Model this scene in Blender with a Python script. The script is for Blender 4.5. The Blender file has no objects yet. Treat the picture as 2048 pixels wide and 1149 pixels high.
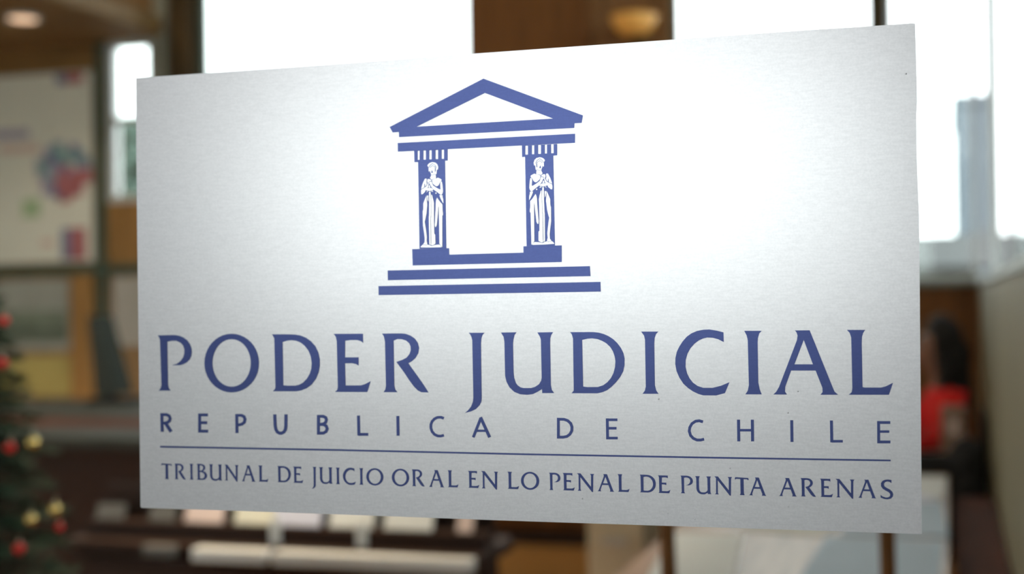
import bpy, bmesh, math, random
from mathutils import Vector, Matrix
from mathutils.geometry import tessellate_polygon
random.seed(7)
sc = bpy.context.scene
COL = sc.collection

# ------------------------------------------------------------------ camera
F = 2800.0                                   # focal length in pixels of the 2048 x 1149 frame
CAM = Vector((0.3180, -0.9819, 1.4500))
RIGHT = Vector((0.9549, 0.2966, -0.0141)).normalized()
FWD = Vector((-0.2964, 0.9550, 0.0097)); FWD = (FWD - RIGHT * FWD.dot(RIGHT)).normalized()
DOWN = FWD.cross(RIGHT).normalized()
cd = bpy.data.cameras.new('camera'); cam = bpy.data.objects.new('camera', cd); COL.objects.link(cam)
UP = -DOWN; BK = -FWD
cam.matrix_world = Matrix(((RIGHT.x, UP.x, BK.x, CAM.x), (RIGHT.y, UP.y, BK.y, CAM.y), (RIGHT.z, UP.z, BK.z, CAM.z), (0, 0, 0, 1)))
cd.sensor_width = 36.0; cd.lens = F / 2048 * 36.0; cd.clip_start = 0.02; cd.clip_end = 400
cd.dof.use_dof = True; cd.dof.focus_distance = 0.99; cd.dof.aperture_fstop = 3.7
sc.camera = cam

# ------------------------------------------------------------------ sky, exposure
wd = bpy.data.worlds.new('overcast_sky'); sc.world = wd; wd.use_nodes = True
bg = wd.node_tree.nodes['Background']; bg.inputs[0].default_value = (0.93, 0.97, 1.0, 1); bg.inputs[1].default_value = 4.6
sc.view_settings.view_transform = 'Standard'; sc.view_settings.look = 'None'
sc.view_settings.exposure = 0.0; sc.view_settings.gamma = 1.0
sc.view_settings.use_curve_mapping = False
sc.cycles.max_bounces = 7; sc.cycles.diffuse_bounces = 4; sc.cycles.glossy_bounces = 4; sc.cycles.transparent_max_bounces = 12
sc.cycles.use_adaptive_sampling = True; sc.cycles.adaptive_threshold = 0.03
sc.cycles.caustics_reflective = False; sc.cycles.sample_clamp_indirect = 6

# ------------------------------------------------------------------ helpers
def on_sign(x, y, Y=0.0):                     # a point of the sign's own plane
    d = RIGHT * ((x - 1024) / F) + DOWN * ((y - 574.5) / F) + FWD
    p = CAM + d * ((Y - CAM.y) / d.y)
    return (p.x, p.z)

MATS = {}
def mat(name, color, rough=0.6, metal=0.0, var=0.12, scale=6.0, spec=0.5, stretch=None, bump=0.0, emit=None, coat=0.0, sheen=0.0):
    if name in MATS: return MATS[name]
    m = bpy.data.materials.new(name); m.use_nodes = True; nt = m.node_tree
    b = nt.nodes['Principled BSDF']
    b.inputs['Roughness'].default_value = rough; b.inputs['Metallic'].default_value = metal
    b.inputs['Specular IOR Level'].default_value = spec
    if coat: b.inputs['Coat Weight'].default_value = coat
    tc = nt.nodes.new('ShaderNodeTexCoord'); mp = nt.nodes.new('ShaderNodeMapping'); nz = nt.nodes.new('ShaderNodeTexNoise')
    nz.inputs['Scale'].default_value = scale; nz.inputs['Detail'].default_value = 5
    if stretch: mp.inputs['Scale'].default_value = stretch
    nt.links.new(tc.outputs['Object'], mp.inputs[0]); nt.links.new(mp.outputs[0], nz.inputs['Vector'])
    cr = nt.nodes.new('ShaderNodeValToRGB')
    c0 = [max(0, c * (1 - var)) for c in color[:3]]; c1 = [min(1, c * (1 + var)) for c in color[:3]]
    cr.color_ramp.elements[0].position = .3; cr.color_ramp.elements[1].position = .7
    cr.color_ramp.elements[0].color = (*c0, 1); cr.color_ramp.elements[1].color = (*c1, 1)
    nt.links.new(nz.outputs['Fac'], cr.inputs[0]); nt.links.new(cr.outputs[0], b.inputs['Base Color'])
    if bump:
        bp = nt.nodes.new('ShaderNodeBump'); bp.inputs['Strength'].default_value = bump; bp.inputs['Distance'].default_value = .002
        nt.links.new(nz.outputs['Fac'], bp.inputs['Height']); nt.links.new(bp.outputs[0], b.inputs['Normal'])
    if emit:
        b.inputs['Emission Color'].default_value = (*emit[:3], 1); b.inputs['Emission Strength'].default_value = emit[3]
    MATS[name] = m; return m
def wood(name, color, rough=.6, axis=2, var=.3):
    st = [9, 9, 9]; st[axis] = .7
    return mat(name, color, rough, 0, var, 3.0, .2, tuple(st), .15)
def glass(name, tint=(.95, .98, .965), refl=1.0, ior=1.4):
    m = bpy.data.materials.new(name); m.use_nodes = True; nt = m.node_tree
    nt.nodes.remove(nt.nodes['Principled BSDF'])
    out = nt.nodes['Material Output']; mx = nt.nodes.new('ShaderNodeMixShader')
    tr = nt.nodes.new('ShaderNodeBsdfTransparent'); gl = nt.nodes.new('ShaderNodeBsdfGlossy'); fr = nt.nodes.new('ShaderNodeFresnel')
    tr.inputs[0].default_value = (*tint, 1); gl.inputs['Roughness'].default_value = 0.0; gl.inputs[0].default_value = (refl, refl, refl, 1)
    fr.inputs[0].default_value = ior
    nt.links.new(fr.outputs[0], mx.inputs[0]); nt.links.new(tr.outputs[0], mx.inputs[1]); nt.links.new(gl.outputs[0], mx.inputs[2])
    nt.links.new(mx.outputs[0], out.inputs[0]); MATS[name] = m; return m

class MB:
    def __init__(s): s.v = []; s.f = []
    def quad8(s, p):
        n = len(s.v); s.v += [tuple(q) for q in p]
        s.f += [(n, n+3, n+2, n+1), (n+4, n+5, n+6, n+7), (n, n+1, n+5, n+4), (n+1, n+2, n+6, n+5), (n+2, n+3, n+7, n+6), (n+3, n, n+4, n+7)]
        return s
    def box(s, x0, x1, y0, y1, z0, z1):
        return s.quad8([(x0,y0,z0),(x1,y0,z0),(x1,y1,z0),(x0,y1,z0),(x0,y0,z1),(x1,y0,z1),(x1,y1,z1),(x0,y1,z1)])
    def obox(s, c, sx, sy, sz, rz=0, rx=0):           # centred box, turned about z (then tilted about its own x)
        M = Matrix.Translation(c) @ Matrix.Rotation(rz, 4, 'Z') @ Matrix.Rotation(rx, 4, 'X')
        p = [(-1,-1,-1),(1,-1,-1),(1,1,-1),(-1,1,-1),(-1,-1,1),(1,-1,1),(1,1,1),(-1,1,1)]
        return s.quad8([M @ Vector((a*sx/2, b*sy/2, d*sz/2)) for a, b, d in p])
    def tube(s, pts, rad, n=10):
        pts = [Vector(p) for p in pts]; rad = rad if isinstance(rad, (list, tuple)) else [rad]*len(pts)
        base = len(s.v); ref = Vector((0, 0, 1))
        for i, p in enumerate(pts):
            t = (pts[min(i+1, len(pts)-1)] - pts[max(i-1, 0)]).normalized()
            r0 = Vector((1, 0, 0)) if abs(t.dot(ref)) > .95 else ref
            a = t.cross(r0).normalized(); b = t.cross(a).normalized()
            for k in range(n):
                an = 2*math.pi*k/n; s.v.append(tuple(p + (a*math.cos(an) + b*math.sin(an))*rad[i]))
        for i in range(len(pts)-1):
            for k in range(n):
                q = base + i*n; s.f.append((q+k, q+(k+1) % n, q+n+(k+1) % n, q+n+k))
        s.f.append(tuple(base+k for k in range(n))[::-1]); s.f.append(tuple(base+(len(pts)-1)*n+k for k in range(n)))
        return s
    def lathe(s, c, prof, n=24, ring=False):                       # prof: (r, z) list
        base = len(s.v); c = Vector(c)
        for r, z in prof:
            for k in range(n):
                a = 2*math.pi*k/n; s.v.append((c.x + r*math.cos(a), c.y + r*math.sin(a), c.z + z))
        for i in range(len(prof)-1):
            for k in range(n):
                q = base+i*n; s.f.append((q+k, q+(k+1) % n, q+n+(k+1) % n, q+n+k))
        if ring:
            q = base+(len(prof)-1)*n; s.f += [(q+k, q+(k+1) % n, base+(k+1) % n, base+k) for k in range(n)]; return s
        s.f.append(tuple(base+k for k in range(n))[::-1]); s.f.append(tuple(base+(len(prof)-1)*n+k for k in range(n)))
        return s
    def ball(s, c, r, nu=16, nv=10, sq=(1, 1, 1)):
        pr = [(r*math.sin(math.pi*i/nv)+1e-5, -r*math.cos(math.pi*i/nv)) for i in range(nv+1)]
        st = len(s.v); s.lathe((0, 0, 0), pr, nu)
        for i in range(st, len(s.v)):
            v = s.v[i]; s.v[i] = (c[0]+v[0]*sq[0], c[1]+v[1]*sq[1], c[2]+v[2]*sq[2])
        return s

ORG = {}
def finish(o, parent):
    COL.objects.link(o)
    if parent: o.parent = parent
def obj(name, mb, m, parent=None, smooth=False, bev=0.0, kind=None, org=None):
    vs = mb.v
    if parent: o0 = ORG[parent.name]
    elif org: o0 = Vector(org)
    else:
        xs, ys, zs = zip(*vs); o0 = Vector(((min(xs)+max(xs))/2, (min(ys)+max(ys))/2, min(zs)))
    me = bpy.data.meshes.new(name); me.from_pydata([(v[0]-o0.x, v[1]-o0.y, v[2]-o0.z) for v in vs], [], mb.f); me.update()
    bm = bmesh.new(); bm.from_mesh(me); bmesh.ops.recalc_face_normals(bm, faces=bm.faces); bm.to_mesh(me); bm.free()
    me.materials.append(m if isinstance(m, bpy.types.Material) else MATS[m])
    if smooth: me.polygons.foreach_set('use_smooth', [True]*len(me.polygons))
    o = bpy.data.objects.new(name, me); finish(o, parent)
    if not parent: o.location = o0
    ORG[o.name] = Vector(o0)
    if bev:
        bmod = o.modifiers.new('edge', 'BEVEL'); bmod.width = bev; bmod.segments = 2; bmod.limit_method = 'ANGLE'
    if kind: o['kind'] = kind
    return o
def tag(o, label, cat, group=None):
    o['label'] = label; o['category'] = cat
    if group: o['group'] = group
    return o
def thing(name, label, cat, loc, group=None):
    o = bpy.data.objects.new(name, None); o.empty_display_size = .1; COL.objects.link(o); o.location = loc
    ORG[o.name] = Vector(loc); return tag(o, label, cat, group)
def struct(name, mb, m, parent=None, **k):
    return obj(name, mb, m, parent, kind=None if parent else 'structure', **k)
def box(name, b, m, parent=None, **k): return obj(name, MB().box(*b), m, parent, **k)

# ------------------------------------------------------------------ materials
wood('wood_brown', (.20, .078, .020), .6, 2); wood('wood_dark', (.025, .009, .004), .7, 0); wood('wood_mid', (.23, .115, .045), .5, 2)
wood('wood_orange', (.36, .19, .065), .5, 2); wood('wood_tan', (.34, .21, .105), .55, 2); wood('wood_red', (.07, .017, .005), .95, 1)
wood('wood_soffit', (.26, .15, .058), .6, 0); wood('floor_wood', (.42, .20, .055), .6, 0); wood('table_wood', (.42, .25, .15), .4, 1)
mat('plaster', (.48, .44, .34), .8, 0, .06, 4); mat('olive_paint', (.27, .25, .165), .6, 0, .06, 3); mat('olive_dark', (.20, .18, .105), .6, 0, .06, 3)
mat('ceiling_paint', (.55, .50, .42), .8, 0, .05, 3)
mat('frame_green', (.075, .105, .08), .7, 0, .08, 5, spec=.2); mat('frame_grey', (.26, .27, .23), .45, .2, .06, 5); mat('frame_brown', (.075, .048, .022), .8, 0, .1, 5, spec=.1)
mat('frame_white', (.62, .66, .66), .4, .1, .04, 5); mat('aluminium', (.62, .63, .63), .35, .9, .04, 12)
mat('white_paper', (.74, .74, .73), .7, 0, .03, 20); mat('dull_paper', (.50, .47, .43), .7, 0, .05, 20); mat('pink_paper', (.72, .55, .50), .7, 0, .06, 20)
mat('lilac_paper', (.66, .66, .80), .7, 0, .06, 20); mat('cream_paper', (.74, .70, .58), .7, 0, .06, 20); mat('blue_paper', (.27, .33, .41), .6, 0, .05, 9)
mat('white_gloss', (.80, .78, .76), .3, 0, .03, 6); mat('navy', (.02, .035, .09), .5, 0, .1, 10)
mat('poster_white', (.80, .80, .72), .6, 0, .03, 5); mat('poster_blue', (.17, .20, .34), .6, 0, .25, 14); mat('poster_red', (.46, .15, .17), .6, 0, .2, 14)
mat('poster_teal', (.25, .42, .44), .6, 0, .2, 14); mat('poster_green', (.40, .55, .33), .6, 0, .15, 14); mat('poster_violet', (.40, .36, .50), .6, 0, .2, 14)
mat('picture_grey', (.36, .37, .34), .5, 0, .12, 5); mat('picture_green', (.20, .24, .19), .5, 0, .3, 9); mat('picture_hill', (.12, .15, .12), .5, 0, .3, 12)
mat('file_card', (.30, .19, .14), .8, 0, .08, 10); mat('yellow_card', (.46, .37, .12), .6, 0, .12, 4); mat('counter_grey', (.04, .041, .034), .7, 0, .08, 8, spec=.15)
mat('shaded_card', (.12, .11, .10), .8, 0, .05, 20)  # card colour darkened to stand for the shade near the tree
mat('black_plastic', (.008, .008, .009), .6, 0, .1, 20, spec=.2); mat('dark_grey', (.035, .04, .036), .8, 0, .1, 10, spec=.1); mat('screen_off', (.01, .012, .014), .15, 0, 0, 5)
mat('black_fabric', (.012, .012, .014), .9, 0, .3, 60); mat('beige_metal', (.62, .53, .36), .45, .1, .05, 5)
mat('needles', (.012, .035, .016), .6, 0, .4, 40); mat('bark', (.05, .03, .018), .9, 0, .3, 30); mat('pot_red', (.20, .015, .012), .5, 0, .1, 9)
mat('bauble_red', (.60, .008, .008), .3, .5, .03, 5); mat('bauble_gold', (.80, .58, .20), .16, .95, .03, 5); mat('cap_metal', (.7, .65, .5), .3, 1, .03, 5)
mat('skin', (.30, .15, .10), .55, 0, .05, 12); mat('hair', (.006, .004, .003), .85, 0, .3, 60); mat('red_knit', (.75, .010, .008), .85, 0, .15, 90, bump=.2)
mat('trousers', (.015, .016, .02), .9, 0, .2, 60); mat('eye', (.02, .015, .012), .2, 0, 0, 5); mat('lip', (.35, .09, .08), .5, 0, .05, 9)
mat('facade', (.13, .155, .18), .8, 0, .05, 1.2); mat('facade_pane', (.20, .25, .31), .2, 0, .05, 2); mat('house_wall', (.045, .044, .04), .8, 0, .08, .8); mat('house_roof', (.03, .031, .032), .8, 0, .12, 1.5)
mat('house_cream', (.055, .05, .04), .8, 0, .08, .8); mat('asphalt', (.16, .16, .155), .9, 0, .15, .6); mat('leaf', (.07, .12, .10), .7, 0, .4, 8)
mat('vest_wall', (.36, .37, .36), .8, 0, .03, 3); mat('vest_floor', (.30, .30, .29), .5, 0, .1, 5)
mat('amber_glass', (.75, .40, .10), .35, 0, .08, 20, emit=(1.0, .42, .07, .18)); mat('lamp_glow', (.9, .8, .65), .5, 0, 0, 5, emit=(1.0, .62, .40, 1.5)); mat('fill_panel_glow', (.9, .9, .9), .5, 0, 0, 5, emit=(.95, .98, 1.0, 14.0))
glass('window_glass'); glass('door_glass', (.975, .99, .98), 1.0, 1.18)

def film_material(name, color, metal, rough, rough2, mixf):
    m = bpy.data.materials.new(name); m.use_nodes = True; nt = m.node_tree; N = nt.nodes; L = nt.links
    b = N['Principled BSDF']; out = N['Material Output']
    tc = N.new('ShaderNodeTexCoord'); mp = N.new('ShaderNodeMapping'); mp.inputs['Scale'].default_value = (.16, 1, 1)
    g = N.new('ShaderNodeTexNoise'); g.inputs['Scale'].default_value = 900; g.inputs['Detail'].default_value = 3
    L.new(tc.outputs['Object'], mp.inputs[0]); L.new(mp.outputs[0], g.inputs['Vector'])
    sp = N.new('ShaderNodeTexNoise'); sp.inputs['Scale'].default_value = 700; sp.inputs['Detail'].default_value = 2
    L.new(tc.outputs['Object'], sp.inputs['Vector'])
    mixn = N.new('ShaderNodeMath'); mixn.operation = 'ADD'; L.new(g.outputs['Fac'], mixn.inputs[0]); L.new(sp.outputs['Fac'], mixn.inputs[1])
    cr = N.new('ShaderNodeValToRGB'); cr.color_ramp.elements[0].position = .7; cr.color_ramp.elements[1].position = 1.3
    half = N.new('ShaderNodeMath'); half.operation = 'MULTIPLY'; half.inputs[1].default_value = .5; L.new(mixn.outputs[0], half.inputs[0])
    cr.color_ramp.elements[0].position = .36; cr.color_ramp.elements[1].position = .64
    cr.color_ramp.elements[0].color = (*[c*.955 for c in color], 1); cr.color_ramp.elements[1].color = (*[min(1, c*1.045) for c in color], 1)
    L.new(half.outputs[0], cr.inputs[0]); L.new(cr.outputs[0], b.inputs['Base Color'])
    bp = N.new('ShaderNodeBump'); bp.inputs['Strength'].default_value = .05; bp.inputs['Distance'].default_value = .0002
    L.new(half.outputs[0], bp.inputs['Height'])
    b.inputs['Metallic'].default_value = metal; b.inputs['Roughness'].default_value = rough
    b2 = N.new('ShaderNodeBsdfPrincipled'); L.new(cr.outputs[0], b2.inputs['Base Color'])
    b2.inputs['Metallic'].default_value = metal; b2.inputs['Roughness'].default_value = rough2
    L.new(bp.outputs[0], b.inputs['Normal']); L.new(bp.outputs[0], b2.inputs['Normal'])
    mx = N.new('ShaderNodeMixShader'); mx.inputs[0].default_value = mixf
    L.new(b.outputs[0], mx.inputs[1]); L.new(b2.outputs[0], mx.inputs[2]); L.new(mx.outputs[0], out.inputs[0])
    MATS[name] = m; return m
film_material('silver_film', (.875, .845, .855), .75, .285, .52, .38)
film_material('blue_ink', (.080, .104, .285), .75, .285, .52, .38)

# ------------------------------------------------------------------ the setting: the room beyond the glass
RX = .49; BY = 7.0; H = 4.2; LX = -6.3; SILL = 1.53; CX = -4.43
struct('floor', MB().box(LX-.2, RX+.2, 0, BY+.2, -.1, 0), 'floor_wood')
struct('ceiling', MB().box(LX-.2, RX+.2, .0, BY+.2, H, H+.12), 'ceiling_paint')
struct('wall_left', MB().box(LX-.2, LX, 0, BY+.2, 0, H), 'plaster')
# back wall: dado of wood, wood panels between the windows
wb = struct('wall_back', MB().box(CX, RX, BY, BY+.16, 0, SILL), 'wood_brown')
struct('panel', MB().box(-2.40, -1.66, BY-.03, BY+.15, SILL, H), 'wood_brown', wb)
struct('panel', MB().box(-1.655, -1.18, BY-.02, BY+.15, SILL, H), 'wood_mid', wb)
for i in range(6): struct('panel', MB().box(CX+.04+i*.81, CX+.80+i*.81, BY-.018, BY, .14, SILL-.06), 'wood_brown', wb, bev=.004)
struct('ledge', MB().box(CX, RX, BY-.07, BY+.02, SILL-.03, SILL), 'frame_grey', wb)
struct('baseboard_back', MB().box(CX, RX, BY-.02, BY, 0, .1), 'wood_dark')
# wall behind the counter on the left, under a dropped wooden soffit
wl = struct('wall_back_left', MB().box(LX, -4.93, BY, BY+.16, 0, H).box(-4.57, CX, BY, BY+.16, 0, H).box(-4.93, -4.57, BY, BY+.16, 0, 2.13).box(-4.93, -4.57, BY, BY+.16, 3.2, H), 'wood_tan')
for x0, x1 in ((LX, -5.21), (-4.90, CX)): struct('panel', MB().box(x0+.01, x1-.01, BY-.012, BY, .7, 1.66), 'wood_tan', wl, bev=.003)
struct('panel', MB().box(-5.19, -5.02, BY-.05, BY, 0, 1.66), 'wood_orange', wl, bev=.004)
struct('rail', MB().box(LX, -4.45, BY-.04, BY, 1.665, 1.72), 'frame_green', wl)
struct('panel', MB().box(LX, -4.93, BY-.012, BY, 1.73, 3.2), 'wood_soffit', wl)
struct('panel', MB().box(-4.92, -4.46, BY-.012, BY, 1.73, 2.12), 'wood_orange', wl)
sf = struct('soffit', MB().box(LX, -4.45, 4.6, BY, 3.2, 3.3), 'wood_soffit')
for i in range(10): struct('plank', MB().box(LX+.01, -4.46, 4.61+i*.239, 4.61+i*.239+.232, 3.185, 3.2), 'wood_soffit', sf)
struct('trim_1', MB().box(-4.985, -4.935, BY-.045, BY-.012, .76, 3.18), 'frame_green')
# column between the soffit and the windows
struct('column', MB().box(-4.42, -4.27, 6.92, BY+.16, 0, H), 'frame_brown')
struct('trim_2', MB().box(-4.52, -4.425, 6.90, 6.98, 0, H), 'frame_grey')
# right wall: dado with a window band above it
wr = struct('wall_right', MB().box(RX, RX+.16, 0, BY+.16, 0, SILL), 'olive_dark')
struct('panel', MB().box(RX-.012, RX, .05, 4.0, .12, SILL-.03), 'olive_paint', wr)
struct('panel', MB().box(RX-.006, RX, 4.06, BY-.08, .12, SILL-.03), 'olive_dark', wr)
struct('ledge', MB().box(RX-.02, RX+.16, 0, BY-.08, SILL-.03, SILL), 'frame_grey', wr)

def window(n, axis, a0, a1, z0, z1, pos, fm, bars=(), transoms=(), t=.045, d=.07):
    def bx(u0, u1, w0, w1, e=d): return MB().box(u0, u1, pos-e/2, pos+e/2, w0, w1) if axis == 'x' else MB().box(pos-e/2, pos+e/2, u0, u1, w0, w1)
    root = obj('window_%d' % n, bx(a0, a1, z0, z0+t), fm, kind='structure')
    obj('window_frame', bx(a0, a1, z1-t, z1), fm, root); obj('window_frame', bx(a0, a0+t, z0+t, z1-t), fm, root); obj('window_frame', bx(a1-t, a1, z0+t, z1-t), fm, root)
    ed = [a0+t] + sorted(bars) + [a1-t]
    for b in bars: obj('mullion', bx(b-.022, b+.022, z0+t, z1-t), fm, root)
    for tz in transoms: obj('transom', bx(a0+t, a1-t, tz-.02, tz+.02), fm, root)
    for i in range(len(ed)-1): obj('pane', bx(ed[i]+.02, ed[i+1]-.02, z0+t, z1-t, .006), 'window_glass', root)
window(1, 'x', -4.27, -2.40, SILL, H, BY+.08, 'frame_green', t=.035)
window(2, 'x', -1.18, -.045, SILL, H, BY+.08, 'frame_green', t=.03)
window(3, 'x', .02, RX, SILL, H, BY+.08, 'frame_white', t=.03)
window(4, 'x', -4.93, -4.57, 2.13, 3.2, BY+.04, 'frame_white', transoms=(2.67,), t=.05)
window(5, 'y', .05, BY-.02, SILL, H, RX+.08, 'frame_white', bars=(2.2,), t=.03)
struct('trim_3', MB().box(-.045, .02, BY-.02, BY+.15, SILL, H), 'frame_brown')

# glazed front that carries the sign, and the lobby the photograph is taken from
fr = struct('glazed_front', MB().box(-6.3, RX, -.03, .03, 2.12, 2.2), 'aluminium')
struct('transom_panel', MB().box(-6.3, RX, -.02, .02, 2.2, H), 'vest_wall', fr)
for x in (-6.3, -4.2, -2.4, -.72, RX-.07): struct('stile', MB().box(x, x+.07, -.03, .03, 0, 2.12), 'aluminium', fr)
struct('bottom_rail', MB().box(-6.3, RX, -.025, .025, 0, .1), 'aluminium', fr)
for x0, x1 in ((-6.23, -4.2), (-4.13, -2.4), (-2.33, -.72), (-.65, RX-.07)): struct('pane', MB().box(x0, x1, .0005, .0085, .1, 2.12), 'door_glass', fr)
VB = -3.2; VX0, VX1, VH = -3.0, 1.9, 2.75
struct('floor_lobby', MB().box(VX0, VX1, VB-.2, 0, -.1, 0), 'vest_floor')
struct('ceiling_lobby', MB().box(VX0-.1, VX1+.1, VB-.2, -.03, VH, VH+.1), 'vest_wall')
struct('wall_lobby_left', MB().box(VX0-.12, VX0, VB-.2, -.03, 0, VH), 'vest_wall')
struct('wall_lobby_right', MB().box(VX1, VX1+.12, VB-.2, .03, 0, VH).box(RX, VX1, -.03, .03, 0, VH), 'vest_wall')
WX0, WX1, WZ0, WZ1 = -1.92, .16, 1.42, 2.26
struct('wall_lobby_back', MB().box(VX0, WX0, VB-.15, VB, 0, VH).box(WX1, VX1, VB-.15, VB, 0, VH).box(WX0, WX1, VB-.15, VB, 0, WZ0).box(WX0, WX1, VB-.15, VB, WZ1, VH), 'vest_wall')
window(6, 'x', WX0, WX1, WZ0, WZ1, VB-.08, 'frame_white', t=.03)
cl = thing('fill_ceiling_light', 'added flat white fill light on the lobby ceiling, unseen behind the photographer', 'light', (-.6, -1.9, VH-.05))
box('housing', (-1.2, .0, -2.2, -1.6, VH-.045, VH), 'frame_white', cl)  # housing of the added fill light
box('fill_diffuser', (-1.17, -.03, -2.17, -1.63, VH-.055, VH-.045), 'fill_panel_glow', cl)  # unseen glowing panel added to light the sign from the front

# ------------------------------------------------------------------ outdoors
struct('ground', MB().box(-60, 60, BY+.2, 120, -.75, -.7).box(RX+.2, 60, -30, BY+.2, -.75, -.7).box(-60, VX1+.1, -60, VB-.3, -.75, -.7), 'asphalt')
fb = thing('building', 'pale blue-grey tall building beyond the corner window on the right', 'building', (5.8, 45, -.7))
box('facade', (.62, 11.0, 45, 53, -.7, 7.4), 'facade', fb)
box('parapet', (.55, 11.1, 44.9, 53.1, 7.4, 7.7), 'facade', fb)
for k in range(2):
    for j in range(4): box('window', (1.6+j*2.3, 2.7+j*2.3, 44.95, 45.02, 1.2+k*2.6, 2.7+k*2.6), 'facade_pane', fb)
def house(x0, x1, y, h, rh, wm, label):
    t = thing('house', label, 'house', ((x0+x1)/2, y+3, -.7))
    box('walls', (x0, x1, y, y+6, -.7, h), wm, t)
    m = MB(); e = .3; n = 0
    m.v = [(x0-e, y-e, h), (x1+e, y-e, h), (x1+e, y+6+e, h), (x0-e, y+6+e, h), (x0-e, y+3, h+rh), (x1+e, y+3, h+rh)]
    m.f = [(0, 1, 5, 4), (2, 3, 4, 5), (0, 4, 3), (1, 2, 5), (3, 2, 1, 0)]
    obj('roof', m, 'house_roof', t)
    k = max(1, int((x1-x0)/2.2))
    for i in range(k):
        c = x0 + (i+.5)*(x1-x0)/k; box('window', (c-.45, c+.45, y-.04, y+.03, h-1.9, h-.7), 'facade_pane', t)
house(-2.6, .85, 28, 2.0, .75, 'house_cream', 'low cream house with grey roof seen beside the sign through the right window')
house(1.6, 5.6, 35.5, 2.4, .9, 'house_wall', 'low grey house in front of the tall pale building')
def tree(name, label, x, y, z0, h, r):
    t = thing(name, label, 'tree', (x, y, z0)); obj('trunk', MB().tube([(x, y, z0), (x+.1, y, z0+h*.5), (x, y, z0+h*.8)], [.16, .11, .04], 8), 'bark', t)
    m = MB()
    for i in range(1500):
        a = random.uniform(0, 6.283); u = random.random()**.5*r; zz = z0 + h*(.4+.6*random.random()); s = u*math.sqrt(max(.02, 1-((zz-z0-h*.7)/(h*.32))**2)) if abs(zz-z0-h*.7) < h*.32 else 0
        if not s: continue
        c = Vector((x+s*math.cos(a), y+s*math.sin(a), zz)); n = len(m.v)
        d1 = Vector((random.gauss(0, 1), random.gauss(0, 1), random.gauss(0, 1))).normalized()*.13; d2 = d1.orthogonal().normalized()*.07
        m.v += [tuple(c-d1), tuple(c+d2), tuple(c+d1), tuple(c-d2)]; m.f.append((n, n+1, n+2, n+3))
    f = obj('foliage', m, 'leaf', t); f['kind'] = 'stuff'
tree('tree', 'leafy tree outside the small left window', -9.25, 14.0, -.7, 4.4, .55)

# ------------------------------------------------------------------ the sign
SZ = 1.461; Y0 = -.0004
sign = thing('window_sign', 'silver rectangular film sign with blue temple emblem and lettering stuck on the glass', 'sign', (0, 0, SZ-.1722))
def conv(ox, oy, s): return lambda pts: [(ox + x/s, oy + y/s) for x, y in pts]
P = lambda pts: [on_sign(x, y) for x, y in pts]
def flat(name, loops, m, parent, depth, thick=.0002):
    """loops in sign-plane (x, z): list of (outer, [holes...]); a thin solid in front of the glass"""
    mb = MB(); yf = Y0 - depth; yb = yf + thick
    for li, (outer, holes) in enumerate(loops):
        yf = Y0 - depth - li*.00002; yb = Y0 - depth + thick
        rings = [outer] + list(holes)
        tri = tessellate_polygon([[Vector((a, b, 0)) for a, b in r] for r in rings])
        allp = [q for r in rings for q in r]; n = len(mb.v)
        mb.v += [(a, yf, b) for a, b in allp] + [(a, yb, b) for a, b in allp]; k = len(allp)
        mb.f += [tuple(n+i for i in t) for t in tri]
        st = 0
        for r in rings:
            for i in range(len(r)):
                j = (i+1) % len(r); mb.f.append((n+st+i, n+st+j, n+k+st+j, n+k+st+i))
            st += len(r)
    o0 = ORG[parent.name]; me = bpy.data.meshes.new(name)
    me.from_pydata([(v[0]-o0.x, v[1]-o0.y, v[2]-o0.z) for v in mb.v], [], mb.f); me.update()
    bm = bmesh.new(); bm.from_mesh(me)
    bm.normal_update()
    for f in bm.faces:
        if abs(f.normal.y) > .5 and f.normal.y > 0: f.normal_flip()
    bm.to_mesh(me); bm.free()
    me.materials.append(MATS[m]); o = bpy.data.objects.new(name, me); finish(o, parent); ORG[o.name] = Vector(o0); return o
def stroke(pts, wdt, closed=False):
    """a polyline of constant pixel width as one outline (mitred)"""
    n = len(pts); L = []; R = []
    for i in range(n):
        p = Vector(pts[i]); a = Vector(pts[(i-1) % n]) if (i > 0 or closed) else None; b = Vector(pts[(i+1) % n]) if (i < n-1 or closed) else None
        d1 = (p-a).normalized() if a is not None else None; d2 = (b-p).normalized() if b is not None else None
        if d1 is None: d1 = d2
        if d2 is None: d2 = d1
        t = (d1+d2).normalized(); nn = Vector((-t.y, t.x)); c = max(.45, nn.dot(Vector((-d1.y, d1.x))))
        L.append(tuple(p + nn*wdt/2/c)); R.append(tuple(p - nn*wdt/2/c))
    if closed: return (L, [R]) if abs(area(L)) > abs(area(R)) else (R, [L])
    return (L + R[::-1], [])
def area(p): return sum(p[i][0]*p[(i+1) % len(p)][1]-p[(i+1) % len(p)][0]*p[i][1] for i in range(len(p)))/2
def px_loops(loops): return [(P(o), [P(h) for h in hs]) for o, hs in loops]

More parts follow.
